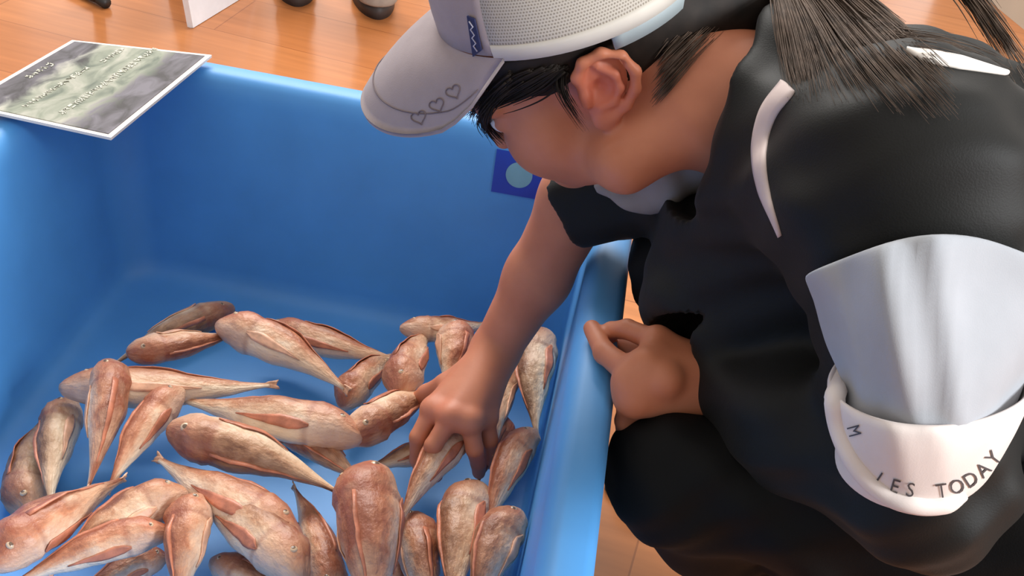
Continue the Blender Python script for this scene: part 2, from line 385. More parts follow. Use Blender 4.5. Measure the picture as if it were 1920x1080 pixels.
# ------------------------------------------------------------------ fish
TT = np.array([0, .02, .05, .10, .17, .26, .36, .48, .60, .72, .82, .90, .96, 1.0])
RR = np.array([.22, .44, .60, .78, .93, 1., 1.0, .92, .75, .53, .34, .21, .14, .12])
def make_fish(label, h, t, w, zh, zt, roll, bend, tone, pect='both'):
    """h, t: snout and tail; w: breadth in pixels; zh, zt: lift over the tub floor; roll: side the back is turned to + degrees from upright"""
    lr = random.Random(h[0] * 7 + h[1] * 13); ph = [lr.uniform(0, 6.28) for _ in range(3)]
    ang = math.radians(float(roll[1:])); scr = {'d': (0, 1), 'u': (0, -1), 'l': (-1, 0), 'r': (1, 0)}[roll[0]]
    za = ZF + .022; half = .5 * w / FPX * depth(pz((h[0] + t[0]) / 2, (h[1] + t[1]) / 2, za))
    lat = half * (1 - .22 * abs(math.sin(ang))); dv = half
    vr = math.hypot(dv * math.cos(ang), lat * math.sin(ang))
    H = pz(h[0], h[1], ZF + vr * .86 + zh); T = pz(t[0], t[1], ZF + vr * .45 + zt)
    ax = T - H; L = np.linalg.norm(ax); ax /= L
    s = nrm(np.cross(ax, [0, 0, 1.]))
    if np.dot((RW.T @ s)[:2], scr) < 0: s = -s
    mid = (H + T) / 2; bw = bend / FPX * depth(mid)
    zs = vr * .35
    nT, nS = 30, 20
    ts = np.interp(np.linspace(0, 1, nT), [0, .25, 1], [0, .14, 1])
    cen = np.array([H + ax * L * u + s * bw * 4 * u * (1 - u) + np.array([0, 0, 1]) * zs * 4 * u * (1 - u) * .6 for u in ts])
    tan = np.gradient(cen, axis=0); tan /= np.linalg.norm(tan, axis=1)[:, None]
    frames = []
    for u, tg in zip(ts, tan):
        upv = nrm(np.array([0, 0, 1.]) - tg * tg[2]); sv = nrm(np.cross(tg, upv))
        if np.dot(sv, s) < 0: sv = -sv
        a2 = ang + math.radians(lr.uniform(-2, 2))
        D = math.cos(a2) * upv + math.sin(a2) * sv
        frames.append((D, nrm(np.cross(tg, D))))
    # the face of the flank turned up
    upside = 1 if frames[10][1][2] > 0 else -1
    def surf(u, th, k=1.0):
        i = min(int(np.searchsorted(ts, u)), nT - 1); j = max(i - 1, 0)
        f = 0 if i == j else (u - ts[j]) / (ts[i] - ts[j])
        c = cen[j] * (1 - f) + cen[i] * f; D = nrm(frames[j][0] * (1 - f) + frames[i][0] * f); S = nrm(frames[j][1] * (1 - f) + frames[i][1] * f)
        r = np.interp(u, TT, RR)
        sn, cs = math.sin(th), math.cos(th)
        top = 1.0 - .30 * max(0, 1 - u / .16) ** 1.5      # steep forehead
        bot = .92 - .12 * max(0, 1 - u / .2)
        dvr = dv * r * (top if sn > 0 else bot) * (1.05 if u > .8 else 1)
        latr = lat * r * (1.06 if u < .28 else 1.0) * (1 - .35 * max(0, (u - .6) / .4))
        sq = .92                                           # slightly boxy section
        cx, sx = math.copysign(abs(cs) ** sq, cs), math.copysign(abs(sn) ** sq, sn)
        lump = 1 + .035 * math.sin(u * 17 + th * 2 + ph[0]) + .03 * math.sin(u * 9 - th * 3 + ph[1]) + .022 * math.sin(u * 31 + th + ph[2])
        if u < .27: lump *= 1.03 + .03 * math.sin(u * 40 + th * 4 + ph[1])
        return c + k * lump * (latr * cx * S + dvr * sx * D) - D * dv * .10 * max(0, 1 - u / .15)
    rings, attr = [], []
    for u in ts:
        for kk in range(nS):
            th = 2 * math.pi * kk / nS; rings.append(surf(u, th)); attr.append((.5 + .5 * math.sin(th), u, tone))
    V = np.array(rings); F = grid_faces(nT, nS); F.append(tuple(range(nS))[::-1]); F.append(tuple(range((nT - 1) * nS, nT * nS)))
    root = empty('fish', cen[12] * [1, 1, 0] + [0, 0, cen[12][2] - vr], label, 'fish', 'pinkish fish heaped in the blue tub')
    mk('body', V, F, M['fish'], root, attr={'fc': np.array(attr), 'fl': np.array([(a[1] * 2.2, math.cos(2 * math.pi * (i % nS) / nS) * .5 + ph[0], math.sin(2 * math.pi * (i % nS) / nS) * .5 + ph[1]) for i, a in enumerate(attr)])})
    def sheet(name, pts, th, mat):                          # pts (n,m,3) -> thin closed fin
        n, m = pts.shape[:2]; du = np.gradient(pts, axis=0); dw = np.gradient(pts, axis=1)
        N = np.cross(du, dw); N /= np.linalg.norm(N, axis=2)[..., None] + 1e-9
        A = (pts + N * th).reshape(-1, 3); B = (pts - N * th).reshape(-1, 3)
        F = grid_faces(n, m, False) + [f[::-1] for f in grid_faces(n, m, False, n * m)]
        edge = [i * m for i in range(n)] + [(n - 1) * m + j for j in range(1, m)] + [i * m + m - 1 for i in range(n - 2, -1, -1)] + [j for j in range(m - 2, 0, -1)]
        for x, y in zip(edge, edge[1:] + edge[:1]): F.append((x, y, y + n * m, x + n * m))
        return mk(name, np.concatenate([A, B]), F, mat, root)
    # folded pectoral fin on the flank turned up
    for sd in ((upside,) if abs(math.degrees(ang)) > 25 else (1, -1)):
        base = 0 if sd > 0 else math.pi
        P = np.zeros((9, 5, 3))
        for i in range(9):
            x = i / 8; wd = .36 * math.sin(math.pi * (.06 + .92 * x ** .62))
            for j in range(5):
                th = -.22 + wd * (j / 4 - .5) * 2 * .72 - .10 * x
                th = th if sd > 0 else math.pi - th
                P[i, j] = surf(.265 + .40 * x, th, 1.0 + .03 * min(1, x * 3) + .05 * x + .02 * math.sin(j * 2.2))
        f = sheet('pectoral_fin', P, .0005, M['fin'] if lr.random() < .6 else M['fin_pale'])
    # low back fin folded down, and tail fin
    P = np.zeros((14, 3, 3))
    for i in range(14):
        x = i / 13; u = .30 + .55 * x; hh = .16 * math.sin(math.pi * (x * .9 + .08)) * (1 + .12 * math.sin(i * 2.5))
        for j in range(3):
            P[i, j] = surf(u, math.pi / 2 + upside * -.05 * j - .10 * j, .98 + hh * j / 2)
    sheet('dorsal_fin', P, .0005, M['fin'])
    P = np.zeros((7, 7, 3)); D, S = frames[-1]; tg = tan[-1]; tl = .07 * L
    for i in range(7):
        x = i / 6
        for j in range(7):
            y = j / 6 * 2 - 1
            P[i, j] = cen[-1] - tg * .004 + tg * tl * x * (1 - .22 * (1 - abs(y)) * x) + (D * .85 + S * upside * .25) * y * dv * (.13 + .13 * x) + S * .0012 * math.sin(j * 2.1 + i) + np.array([0, 0, -1]) * 0
    sheet('tail_fin', P, .0006, M['fin_pale'])
    # eye: pale ring and darker pupil
    for sd in ((upside,) if abs(math.degrees(ang)) > 35 else (1, -1)):
        th = .78; th = th if sd > 0 else math.pi - th
        c = surf(.125, th, .90); n = nrm(surf(.125, th, 1.2) - c); e1 = nrm(np.cross(n, tan[3])); e2 = np.cross(n, e1); r = dv * .17
        rings, mi = [], []
        for k in range(7):
            p = math.pi / 2 * k / 6
            for a in range(14): rings.append(c + n * r * .62 * math.sin(p) + r * max(.02, math.cos(p)) * (math.cos(a * math.pi / 7) * e1 + math.sin(a * math.pi / 7) * e2))
        F = grid_faces(7, 14); mi = [1 if i // 14 >= 4 else 0 for i in range(len(F))]; F.append(tuple(range(84, 98))); mi.append(1)
        mk('eye', rings, F, [M['fish_eye'], M['pupil']], root, midx=mi)
    return root
FISH = [
 # far group
 ('pale tan fish at the far left of the heap, behind the brown eye-up one', (440, 578), (212, 684), 66, .006, .002, 'd60', -10, .15),
 ('brown fish near the far wall lying eye upward with its snout to the left', (238, 664), (446, 626), 62, .024, .012, 'd70', 8, .75),
 ('plump reddish fish at the back, tail pointing down right to the middle', (408, 605), (646, 728), 76, .022, .004, 'u60', 10, 1.),
 ('dark-backed fish at the back, long and slim, behind the plump reddish one', (494, 612), (748, 676), 60, .006, .010, 'u48', -12, .9),
 ('long pale-bellied fish lying across, its red snout by the left wall', (114, 722), (505, 722), 76, .010, .010, 'u70', -22, .7),
 # left upright ones
 ('slender orange-brown fish draped head-up over the long pale-bellied fish', (208, 676), (165, 915), 76, .034, .004, 'r30', 10, .85),
 ('reddish fish slanting down left beside the draped orange-brown one', (338, 728), (205, 915), 66, .026, .010, 'l45', 8, 1.),
 ('grey-and-cream fish with bright belly side standing out second from the left wall', (132, 752), (95, 945), 78, .006, .004, 'l62', 10, .1),
 ('tan fish hard against the left wall, head toward the viewer', (52, 972), (80, 790), 88, .004, .004, 'l50', 10, .2),
 # middle
 ('large tan-orange fish in the middle of the heap with its eye to the right', (682, 818), (345, 752), 84, .020, .016, 'u58', -8, .7),
 ('reddish fish squeezed beneath the large tan-orange one', (420, 790), (610, 842), 66, .002, .002, 'u30', 0, 1.),
 ('biggest cream-bellied fish in front of the middle, tail tapering to the lower right', (312, 808), (632, 922), 100, .020, .008, 'd70', -12, .35),
 ('pale slim fish right of the biggest cream-bellied one, its end under the red head', (524, 798), (690, 915), 62, .012, .004, 'd50', -4, .55),
 ('fish with brown snout between the large tan-orange one and the hand', (654, 826), (830, 730), 78, .010, .016, 'd64', -8, .5),
 # around the arm
 ('spotted-orange fish lying head-down below the tail of the dark-backed one', (642, 762), (744, 664), 66, .010, .004, 'l40', 8, .8),
 ('bright pinkish fish left of the wrist with a rounded red face', (745, 738), (806, 622), 70, .016, .012, 'l45', 6, .75),
 ('arched pale fish topmost behind the arm', (750, 612), (918, 604), 48, .034, .020, 'u64', -24, .55),
 ('red-cheeked fish half hidden left of the forearm', (852, 612), (836, 740), 72, .014, .010, 'r40', 6, .95),
 ('pale tail-end fish reaching left from under the fingers', (846, 838), (686, 884), 48, .006, .004, 'u60', 4, .3),
 ('fish gripped by the fingers, its tail slanting down left', (892, 792), (752, 978), 66, .028, .012, 'l55', 14, .6),
 ('tan and silver fish along the right wall, farthest up', (1020, 622), (1006, 812), 76, .012, .010, 'l66', 12, .15),
 ('thin pinkish fish between the wrist and the right wall', (964, 690), (926, 850), 46, .010, .006, 'l50', 8, .7),
 ('small dark red fish in the shade beside the fingers', (946, 786), (896, 905), 58, .008, .006, 'r30', 0, 1.),
 ('red and cream fish sloping along the right wall below the tan and silver one', (1000, 806), (914, 995), 66, .014, .008, 'l50', 12, .95),
 # front right
 ('broad pale fish in front of the fingers with its head upward', (892, 908), (852, 1140), 98, .012, .004, 'l62', 12, .35),
 ('pinkish-grey fish in the near right corner by the rim', (970, 958), (890, 1165), 88, .012, .004, 'l40', 14, .6),
 ('pink-striped fish head-up between the broad pale one and the big red-headed one', (776, 968), (818, 1165), 88, .010, .004, 'r28', -8, .7),
 ('short red fish wedged under the pink-striped one', (742, 1012), (760, 1160), 56, .002, .002, 'r20', 0, 1.),
 ('biggest red-headed fish at the front, seen from above', (678, 872), (700, 1210), 122, .018, .006, 'l24', -6, 1.),
 ('narrow-tailed fish left of the big red-headed one, head out of view', (625, 1130), (552, 916), 74, .006, .004, 'r30', 6, .8),
 # front middle
 ('fish with pale eye at the lower centre, its reddish fin spread on the flank', (566, 1012), (300, 862), 92, .018, .012, 'u62', -14, .8),
 ('pale fish alongside in front of the one with the pale eye', (572, 1086), (345, 922), 96, .014, .010, 'u50', 12, .45),
 ('red-headed fish pointing up near the lower left centre', (366, 930), (334, 1150), 84, .016, .004, 'l35', 4, .9),
 ('pink fish cut by the lower edge right of the upward red-headed one', (398, 1048), (586, 1150), 66, .008, .004, 'u30', -6, .75),
 # front left
 ('orange-tan fish with its head toward the middle, front left', (348, 918), (96, 1072), 84, .014, .008, 'u50', 10, .55),
 ('brown-red fish slanting along the left front, tail up to the middle', (-28, 1058), (228, 900), 92, .016, .030, 'u14', -4, .9),
 ('slim dull-red fish with a pale edge below the orange-tan one', (320, 992), (22, 1098), 70, .014, .010, 'u34', 10, 1.),
 ('dark reddish fish at the bottom edge below the slim dull-red one', (312, 1040), (136, 1128), 62, .004, .004, 'u30', 6, 1.),
]
def settle(L, rounds=40):
    """raise the upper fish of each pair until it lies on the lower one"""
    Z = [[f[4], f[5]] for f in L]; Z0 = [[f[4], f[5]] for f in L]; U = np.linspace(.06, .94, 9)
    for _ in range(rounds):
        S = []
        for f, z in zip(L, Z):
            half = .5 * f[3] / FPX * 1.4; a = math.radians(float(f[6][1:])); lat = half * (1 - .22 * abs(math.sin(a)))
            vr = math.hypot(half * math.cos(a), lat * math.sin(a)); hr = math.hypot(half * math.sin(a), lat * math.cos(a))
            H = pz(*f[1], ZF + vr * .86 + z[0]); T = pz(*f[2], ZF + vr * .45 + z[1]); R = np.interp(U, TT, RR)
            S.append((H + (T - H) * U[:, None], R * hr, R * vr))
        mv = 0
        for i in range(len(L)):
            for j in range(i + 1, len(L)):
                A, B = S[i], S[j]
                dh = np.linalg.norm(A[0][:, None, :2] - B[0][None, :, :2], axis=2); hs = A[1][:, None] + B[1][None]
                need = (A[2][:, None] + B[2][None]) * np.sqrt(np.clip(1 - (dh / hs) ** 2, 0, 1)) * .9
                dz = A[0][:, None, 2] - B[0][None, :, 2]; top = 1 if (Z0[i][0] + Z0[i][1] + .004 * (Z0[i][0] > Z0[j][0])) > (Z0[j][0] + Z0[j][1]) else -1
                pen = need - dz * top; k = np.unravel_index(np.argmax(pen), pen.shape); p = pen[k]
                if p > .001:
                    g = i if top > 0 else j; u = U[k[0] if top > 0 else k[1]]; st = min(p, .004)
                    Z[g][0] = min(Z[g][0] + st * (1 - u) * .9, .085); Z[g][1] = min(Z[g][1] + st * u * .9, .075); mv += 1
        if not mv: break
    return [(*f[:4], *z, *f[6:]) for f, z in zip(L, Z)]
for f in settle(FISH): make_fish(*f)

# ------------------------------------------------------------------ implicit-surface modelling (bodies and clothes as one continuous skin)
class Field:
    def __init__(s, lo, hi, h):
        s.lo = np.asarray(lo, float); s.h = h; s.n = np.ceil((np.asarray(hi) - s.lo) / h).astype(int) + 1
        s.a = np.full(s.n, 9., np.float32)
    def _sl(s, lo, hi):
        i0 = np.clip(np.floor((lo - s.lo) / s.h).astype(int), 0, s.n); i1 = np.clip(np.ceil((hi - s.lo) / s.h).astype(int) + 1, 0, s.n)
        if np.any(i1 <= i0): return None, None
        ax = [(s.lo[k] + s.h * np.arange(i0[k], i1[k])).astype(np.float32) for k in range(3)]
        return tuple(slice(i0[k], i1[k]) for k in range(3)), np.stack(np.meshgrid(*ax, indexing='ij'), -1)
    def _op(s, sl, d, k, sub=False):
        a = s.a[sl]
        if sub: d = -d; m = np.maximum(a, d); hh = np.maximum(k - np.abs(a - d), 0) / max(k, 1e-6); s.a[sl] = m + hh * hh * k * .25
        else: m = np.minimum(a, d); hh = np.maximum(k - np.abs(a - d), 0) / max(k, 1e-6); s.a[sl] = m - hh * hh * k * .25
    def cap(s, A, B, ra, rb=None, k=.01, sub=False):
        A = np.asarray(A, float); B = np.asarray(B, float); rb = ra if rb is None else rb
        pad = max(ra, rb) + k + 3 * s.h; sl, P = s._sl(np.minimum(A, B) - pad, np.maximum(A, B) + pad)
        if sl is None: return
        v = B - A; t = np.clip(((P - A) @ v) / max(v @ v, 1e-12), 0, 1)
        d = np.linalg.norm(P - A - t[..., None] * v, axis=-1) - (ra + (rb - ra) * t)
        s._op(sl, d.astype(np.float32), k, sub)
    def chain(s, P, R, k=.01):
        for i in range(len(P) - 1): s.cap(P[i], P[i + 1], R[i], R[i + 1], k)
    def ell(s, c, r, ax=None, k=.01, sub=False):
        c = np.asarray(c, float); r = np.asarray(r, float); ax = np.eye(3) if ax is None else np.asarray(ax)
        pad = (np.abs(ax.T) @ r) + k + 3 * s.h; sl, P = s._sl(c - pad, c + pad)
        if sl is None: return
        q = (P - c) @ ax.T; k0 = np.linalg.norm(q / r, axis=-1); k1 = np.linalg.norm(q / (r * r), axis=-1)
        d = np.where(k1 > 1e-9, k0 * (k0 - 1) / np.maximum(k1, 1e-9), -r.min())
        s._op(sl, d.astype(np.float32), k, sub)
    def cut(s, c, n, R, k=.004):
        """remove what lies beyond the plane (c, n) within R of c"""
        c = np.asarray(c, float); n = nrm(n); sl, P = s._sl(c - R, c + R)
        d = -((P - c) @ n); far = np.linalg.norm(P - c, axis=-1) > R
        d = np.where(far, 9., d); s._op(sl, d.astype(np.float32), k, True)
    def wrinkle(s, fn):
        sl, P = s._sl(s.lo, s.lo + s.h * (s.n - 1)); near = np.abs(s.a) < .03
        q = P[near]; s.a[near] += fn(q).astype(np.float32)
    def mesh(s):
        a = s.a; ins = a < 0; nx, ny, nz = a.shape
        cnt = np.zeros((nx - 1, ny - 1, nz - 1), np.uint8)
        for i in (0, 1):
            for j in (0, 1):
                for k in (0, 1): cnt += ins[i:nx - 1 + i, j:ny - 1 + j, k:nz - 1 + k]
        act = np.argwhere((cnt > 0) & (cnt < 8)); ids = np.full(cnt.shape, -1, np.int32); ids[tuple(act.T)] = np.arange(len(act))
        off = np.array([(i, j, k) for i in (0, 1) for j in (0, 1) for k in (0, 1)])
        val = np.stack([a[tuple((act + o).T)] for o in off], 1)
        acc = np.zeros((len(act), 3)); num = np.zeros(len(act))
        for p in range(8):
            for q in range(p + 1, 8):
                if np.abs(off[p] - off[q]).sum() != 1: continue
                x = (val[:, p] < 0) != (val[:, q] < 0); t = val[:, p] / np.where(x, val[:, p] - val[:, q], 1)
                acc[x] += (off[p] + t[:, None] * (off[q] - off[p]))[x]; num[x] += 1
        V = s.lo + s.h * (act + acc / num[:, None])
        Fs = []
        for axis in range(3):
            b1, b2 = [x for x in range(3) if x != axis]
            s0 = [slice(None)] * 3; s1 = [slice(None)] * 3; s0[axis] = slice(0, -1); s1[axis] = slice(1, None)
            e = np.argwhere(ins[tuple(s0)] != ins[tuple(s1)])
            e = e[(e[:, b1] > 0) & (e[:, b2] > 0) & (e[:, b1] < a.shape[b1] - 1) & (e[:, b2] < a.shape[b2] - 1)]
            d1 = np.zeros(3, int); d1[b1] = 1; d2 = np.zeros(3, int); d2[b2] = 1
            Q = np.stack([ids[tuple((e - d1 - d2).T)], ids[tuple((e - d2).T)], ids[tuple(e.T)], ids[tuple((e - d1).T)]], 1)
            fl = ins[tuple(e.T)]
            if axis == 1: fl = ~fl
            Q[~fl] = Q[~fl][:, ::-1]; Fs.append(Q)
        F = np.concatenate(Fs); return V, F[(F >= 0).all(1)]
def relax(V, F, it=2, lam=.5):
    E = np.concatenate([F[:, [i, (i + 1) % 4]] for i in range(4)]); E = np.concatenate([E, E[:, ::-1]])
    dg = np.bincount(E[:, 0], minlength=len(V))[:, None]
    for _ in range(it):
        S = np.stack([np.bincount(E[:, 0], weights=V[E[:, 1], k], minlength=len(V)) for k in range(3)], 1)
        V = V + lam * (S / np.maximum(dg, 1) - V)
    return V

# ------------------------------------------------------------------ the crouching person: joints
NB = pd(1395, 195, 1.04)
LS, LE, LW = pd(1690, 335, .88), pd(1735, 900, .95), pd(1335, 706, 1.105)
RS, RE = pd(1370, 290, 1.20), pd(1085, 372, 1.262)
RWR = pz(930, 655, .365)
HIP = pd(2060, 800, 1.10)
LK, RK = pd(1268, 895, 1.10), pd(1296, 500, 1.25)
person = empty('person', (.33, .95, 0), 'person in black jacket and pale cap crouching by the tub, reaching in for fish', 'person')

# head frame: F forward, L the person's left, U up
def head_axes(e, bh, roll):
    e, bh, roll = map(math.radians, (e, bh, roll))
    c = np.array([-math.cos(e) * math.sin(bh), math.cos(e) * math.cos(bh), math.sin(e)])      # towards the lens, in (F,L,U)
    u = nrm(np.array([0, 0, 1.]) - c[2] * c); l = np.cross(u, c)                               # image up / image left in head coords
    if l[0] < 0: l = -l
    left = np.array([-math.cos(roll), math.sin(roll), 0]); up = np.array([-math.sin(roll), -math.cos(roll), 0]); tow = np.array([0, 0, -1.])
    return [RW @ (left * l[i] + up * u[i] + tow * c[i]) for i in range(3)]
HF, HL, HU = head_axes(33, 26, 50)
HF, HL, HU = nrm(HF), nrm(HL), nrm(HU)
HO = pd(1102, 172, 1.0) - HL * .078
HS = 1.05
HAX = np.array([HF, HL, HU])
def hp(f, l, u): return HO + HS * (f * HF + l * HL + u * HU)

B = Field((-.20, .66, .20), (.40, 1.32, .93), .0021)
# trunk core and neck
CH_ = pd(1560, 420, 1.06)
B.cap(NB, CH_, .06, .06, .03); B.cap(CH_, pd(1800, 560, 1.10), .06, .06, .03)
B.cap(hp(-.028, 0, -.01), NB, .050, .056, .02); B.cap(hp(.0, 0, -.05), NB, .042, .05, .02)
# skull and face
B.ell(hp(-.008, 0, .045), np.array((.094, .074, .080)) * HS, HAX, .02)
B.ell(hp(.042, 0, -.022), np.array((.050, .060, .078)) * HS, HAX, .02)
for sd in (1, -1):
    B.cap(hp(.0, sd * .052, -.045), hp(.074, sd * .014, -.088), .020 * HS, .015 * HS, .02)
    B.cap(hp(.0, sd * .056, -.005), hp(.0, sd * .052, -.045), .018 * HS, .02 * HS, .02)
    B.ell(hp(.060, sd * .036, -.034), np.array((.039, .034, .042)) * HS, HAX, .018)
    B.ell(hp(.076, sd * .028, .026), np.array((.018, .026, .012)) * HS, HAX, .012)
    B.ell(hp(.098, sd * .032, .006), np.array((.016, .016, .011)) * HS, HAX, .008, sub=True)
    B.ell(hp(.079, sd * .032, .005), np.array((.013, .015, .011)) * HS, HAX, .004)
    B.ell(hp(.101, sd * .012, -.024), np.array((.010, .008, .008)) * HS, HAX, .006)
B.ell(hp(.080, 0, -.088), np.array((.018, .020, .016)) * HS, HAX, .015)
B.cap(hp(.062, .022, -.078), pd(1172, 308, 1.03), .018, .018, .035); B.cap(pd(1172, 308, 1.03), pd(1275, 235, 1.03), .018, .034, .035)
B.cap(hp(.090, 0, .014), hp(.102, 0, -.016), .008 * HS, .0105 * HS, .010)
B.ell(hp(.096, 0, -.046), np.array((.008, .022, .005)) * HS, HAX, .004); B.ell(hp(.094, 0, -.056), np.array((.008, .019, .006)) * HS, HAX, .004)
# ears
for sd in (1, -1):
    ph_ = math.radians(-6); e1 = math.cos(ph_) * HF - math.sin(ph_) * HL * sd; en = math.sin(ph_) * HF + math.cos(ph_) * HL * sd
    t_ = math.radians(36); ev = math.cos(t_) * HU - math.sin(t_) * e1; eu = math.cos(t_) * e1 + math.sin(t_) * HU
    EO = hp(-.010, sd * .076, -.002)
    def ep(u, v, w=0.): return EO + HS * 1.02 * (1.2 * u * eu + v * ev + w * en)
    eax = np.array([eu, ev, en])
    B.ell(ep(-.002, .004, .003), np.array((.021, .031, .0045)) * HS, eax, .006)
    hel = [(.010, .000, .006), (.016, .014, .006), (.012, .027, .008), (.000, .034, .010), (-.013, .030, .012), (-.022, .016, .013), (-.022, .000, .012), (-.016, -.014, .010), (-.008, -.024, .008)]
    B.chain([ep(*p) for p in hel], [.0048] * 9, .004)
    B.ell(ep(-.002, -.025, .006), np.array((.011, .011, .006)) * HS, eax, .006)
    B.chain([ep(*p) for p in ((.002, .022, .007), (-.009, .014, .010), (-.012, .002, .010), (-.008, -.010, .009), (.001, -.014, .008))], [.0036] * 5, .004)
    B.ell(ep(.0015, .002, .012), np.array((.0085, .0105, .011)) * HS, eax, .004, sub=True)
    B.ell(ep(-.005, .025, .014), np.array((.012, .0048, .006)) * HS, eax, .003, sub=True)
    B.cap(ep(.0115, -.002, .008), ep(.010, -.010, .007), .0048, .0045, .004)
    if sd == 1: EAR = ep(0, 0, 0)
# right arm and hand (in the tub)
B.cap(RS, RE, .044, .040, .02)
B.cap(RE, pd(1008, 520, 1.315), .040, .035, .02); B.cap(pd(1008, 520, 1.315), RWR, .035, .0275, .02)
def hand(wrist, knuckles, fingers, thumb, palm_r=.0135, wr=.026):
    for kn in knuckles: B.cap(wrist, kn, wr * .80, palm_r, .014)
    for a, b_ in zip(knuckles, knuckles[1:]): B.cap(a, b_, palm_r * .92, palm_r * .92, .008)
    for kn, fg in zip(knuckles, fingers):
        n = len(fg); B.chain([kn] + fg, [.0112] + list(np.linspace(.0098, .0078, n)), .003)
        B.ell(kn, (.0118,) * 3, None, .006)
    B.chain(thumb, [.0165, .0130, .0104, .0088][:len(thumb)], .005)
rk = [pz(812, 768, .332), pz(846, 782, .340), pz(880, 790, .338), pz(910, 782, .326)]
rf = [[pz(784, 820, .308), pz(783, 862, .278), pz(796, 898, .252)],
      [pz(812, 836, .314), pz(812, 868, .284), pz(818, 892, .262)],
      [pz(890, 842, .308), pz(897, 868, .280), pz(898, 886, .262)],
      [pz(918, 826, .300), pz(922, 852, .276), pz(920, 868, .258)]]
hand(RWR, rk, rf, [pz(888, 690, .352), pz(836, 722, .336), pz(800, 738, .314), pz(777, 752, .296)])
# left forearm and hand (gripping the rim)
B.cap(LS, LE, .042, .038, .02); B.cap(LE, LW, .038, .0275, .02)
lk = [pz(1232, 640, .538), pz(1208, 690, .536), pz(1180, 714, .526), pz(1186, 744, .512)]
B.cap(pz(1235, 668, .515), pz(1168, 650, .490), .014, .011, .006)
off = lambda p, *d: np.asarray(p) + np.array(d)
lf = [[pz(1176, 617, .530), pz(1146, 620, .517), pz(1140, 634, .500)]]
for q in lk[1:]:
    a_ = np.array([max(q[0] - .006, .078), q[1] + .006, q[2] - .034]); lf.append([a_, off(a_, .004, .008, -.024), off(a_, .016, .012, -.034)])
hand(LW, lk, lf, [pz(1246, 712, .535), pz(1176, 694, .526), pz(1134, 662, .5165), pz(1110, 616, .5115)], .0145, .027)
B.cap(pd(1316, 742, 1.10), pz(1196, 744, .512), .022, .017, .016)      # heel of the hand
B.cap(pd(1316, 700, 1.10), pz(1215, 700, .532), .024, .018, .016)
V, F = B.mesh(); V = relax(V, F, 2, .45); del B
fl = np.zeros(len(V))
fl += .75 * np.exp(-(np.linalg.norm(V - EAR, axis=1) / .034) ** 4)
for P in [p[-1] for p in rf + lf] + [rk[0], rk[1]]: fl += .35 * np.exp(-(np.linalg.norm(V - P, axis=1) / .018) ** 2)
fl += .7 * np.exp(-(np.linalg.norm((V - hp(.098, 0, -.051)) @ HAX.T / np.array([.02, .024, .010]), axis=1)) ** 4)
body = mk('body', V, F, M['skin'], person, attr={'flush': np.clip(fl, 0, 1)[:, None].repeat(3, 1)})
body_bvh = bvh_of(body)
for sd in (1, -1):
    c = hp(.0815, sd * .032, .005); r = .0118 * HS; n = nrm(HF - HU * .35); e1 = nrm(np.cross(n, HU)); e2 = np.cross(n, e1); rings = []
    for k in range(11):
        p = -math.pi / 2 + math.pi * k / 10
        for a in range(16): rings.append(c + n * r * math.sin(p) + r * max(.02, math.cos(p)) * (math.cos(a * math.pi / 8) * e1 + math.sin(a * math.pi / 8) * e2))
    F = grid_faces(11, 16); mk('eye', rings, F + [tuple(range(160, 176))], [M['eye_white'], M['iris']], person, midx=[1 if i // 16 >= 8 else 0 for i in range(len(F))] + [1])

# ------------------------------------------------------------------ jacket and trousers
def folds(q):
    a = .0028 * np.sin(q @ np.array([38., 60., 30.]) + 2.2 * np.sin(q @ np.array([14., -9., 22.])))
    return a + .0016 * np.sin(q @ np.array([-80., 50., 96.]) + 2 * np.sin(q @ np.array([25., 31., -12.])))
J = Field((-.06, .50, .28), (.95, 1.45, 1.0), .0042)
J.cap(pd(1450, 225, 1.05), pd(1640, 350, 1.05), .105, .134, .05)
J.cap(pd(1640, 350, 1.05), pd(1880, 520, 1.07), .134, .170, .05)
J.cap(pd(1880, 520, 1.07), pd(2120, 760, 1.10), .165, .17, .05)
J.cap(pd(1480, 330, 1.08), pd(1420, 540, 1.14), .09, .10, .05)           # chest hanging towards the knees
J.cap(pd(1420, 540, 1.14), pd(1480, 690, 1.13), .10, .09, .05)
J.ell(LS, (.088, .088, .082), None, .05); J.cap(pd(1500, 300, .98), LS, .075, .085, .05)
J.cap(LS, LE, .082, .066, .04); J.cap(LE, pd(1500, 800, 1.03), .066, .060, .03); J.cap(pd(1500, 800, 1.03), LW + nrm(LW - LE) * .0, .060, .036, .02)
J.cut(pd(1332, 708, 1.105), LW - LE, .075)
J.cap(RS, RE, .070, .056, .04)
J.cut(RE + nrm(RE - RS) * .006 , pd(1030, 420, 1.30) - RS, .10)
# open neck
nx = nrm(NB - hp(-.01, 0, -.03))
J.cut(pd(1398, 192, 1.04) - nx * .005, -nx, .115, .006)
J.cap(NB - nx * .03, NB + nx * .05, .062, .058, .006, sub=True)
J.wrinkle(folds)
V, F = J.mesh(); V = relax(V, F, 2, .5); del J
jacket = mk('jacket', V, F, M['jacket'], person)
jb = bvh_of(jacket)
T = Field((-.02, .45, .0), (.98, 1.5, .72), .005)
LH, RH = pd(1980, 980, 1.04), pd(2000, 640, 1.25)
LA, RA = np.array([.345, .99, .10]), np.array([.33, 1.27, .10])
T.cap(LK, LH, .060, .105, .03); T.cap(RK, RH, .066, .095, .03); T.cap(LH, RH, .10, .10, .04)
T.cap(LK, LA, .060, .050, .03); T.cap(RK, RA, .060, .045, .02); T.cap(LK * .6 + LH * .4, LA + [.08, -.02, .04], .07, .07, .03)
T.cut(LA - [0, 0, .03], (0, 0, -1), .12); T.cut(RA - [0, 0, .03], (0, 0, -1), .12)
T.wrinkle(folds)
V, F = T.mesh(); V = relax(V, F, 2, .5); del T
mk('trousers', V, F, M['trousers'], person)
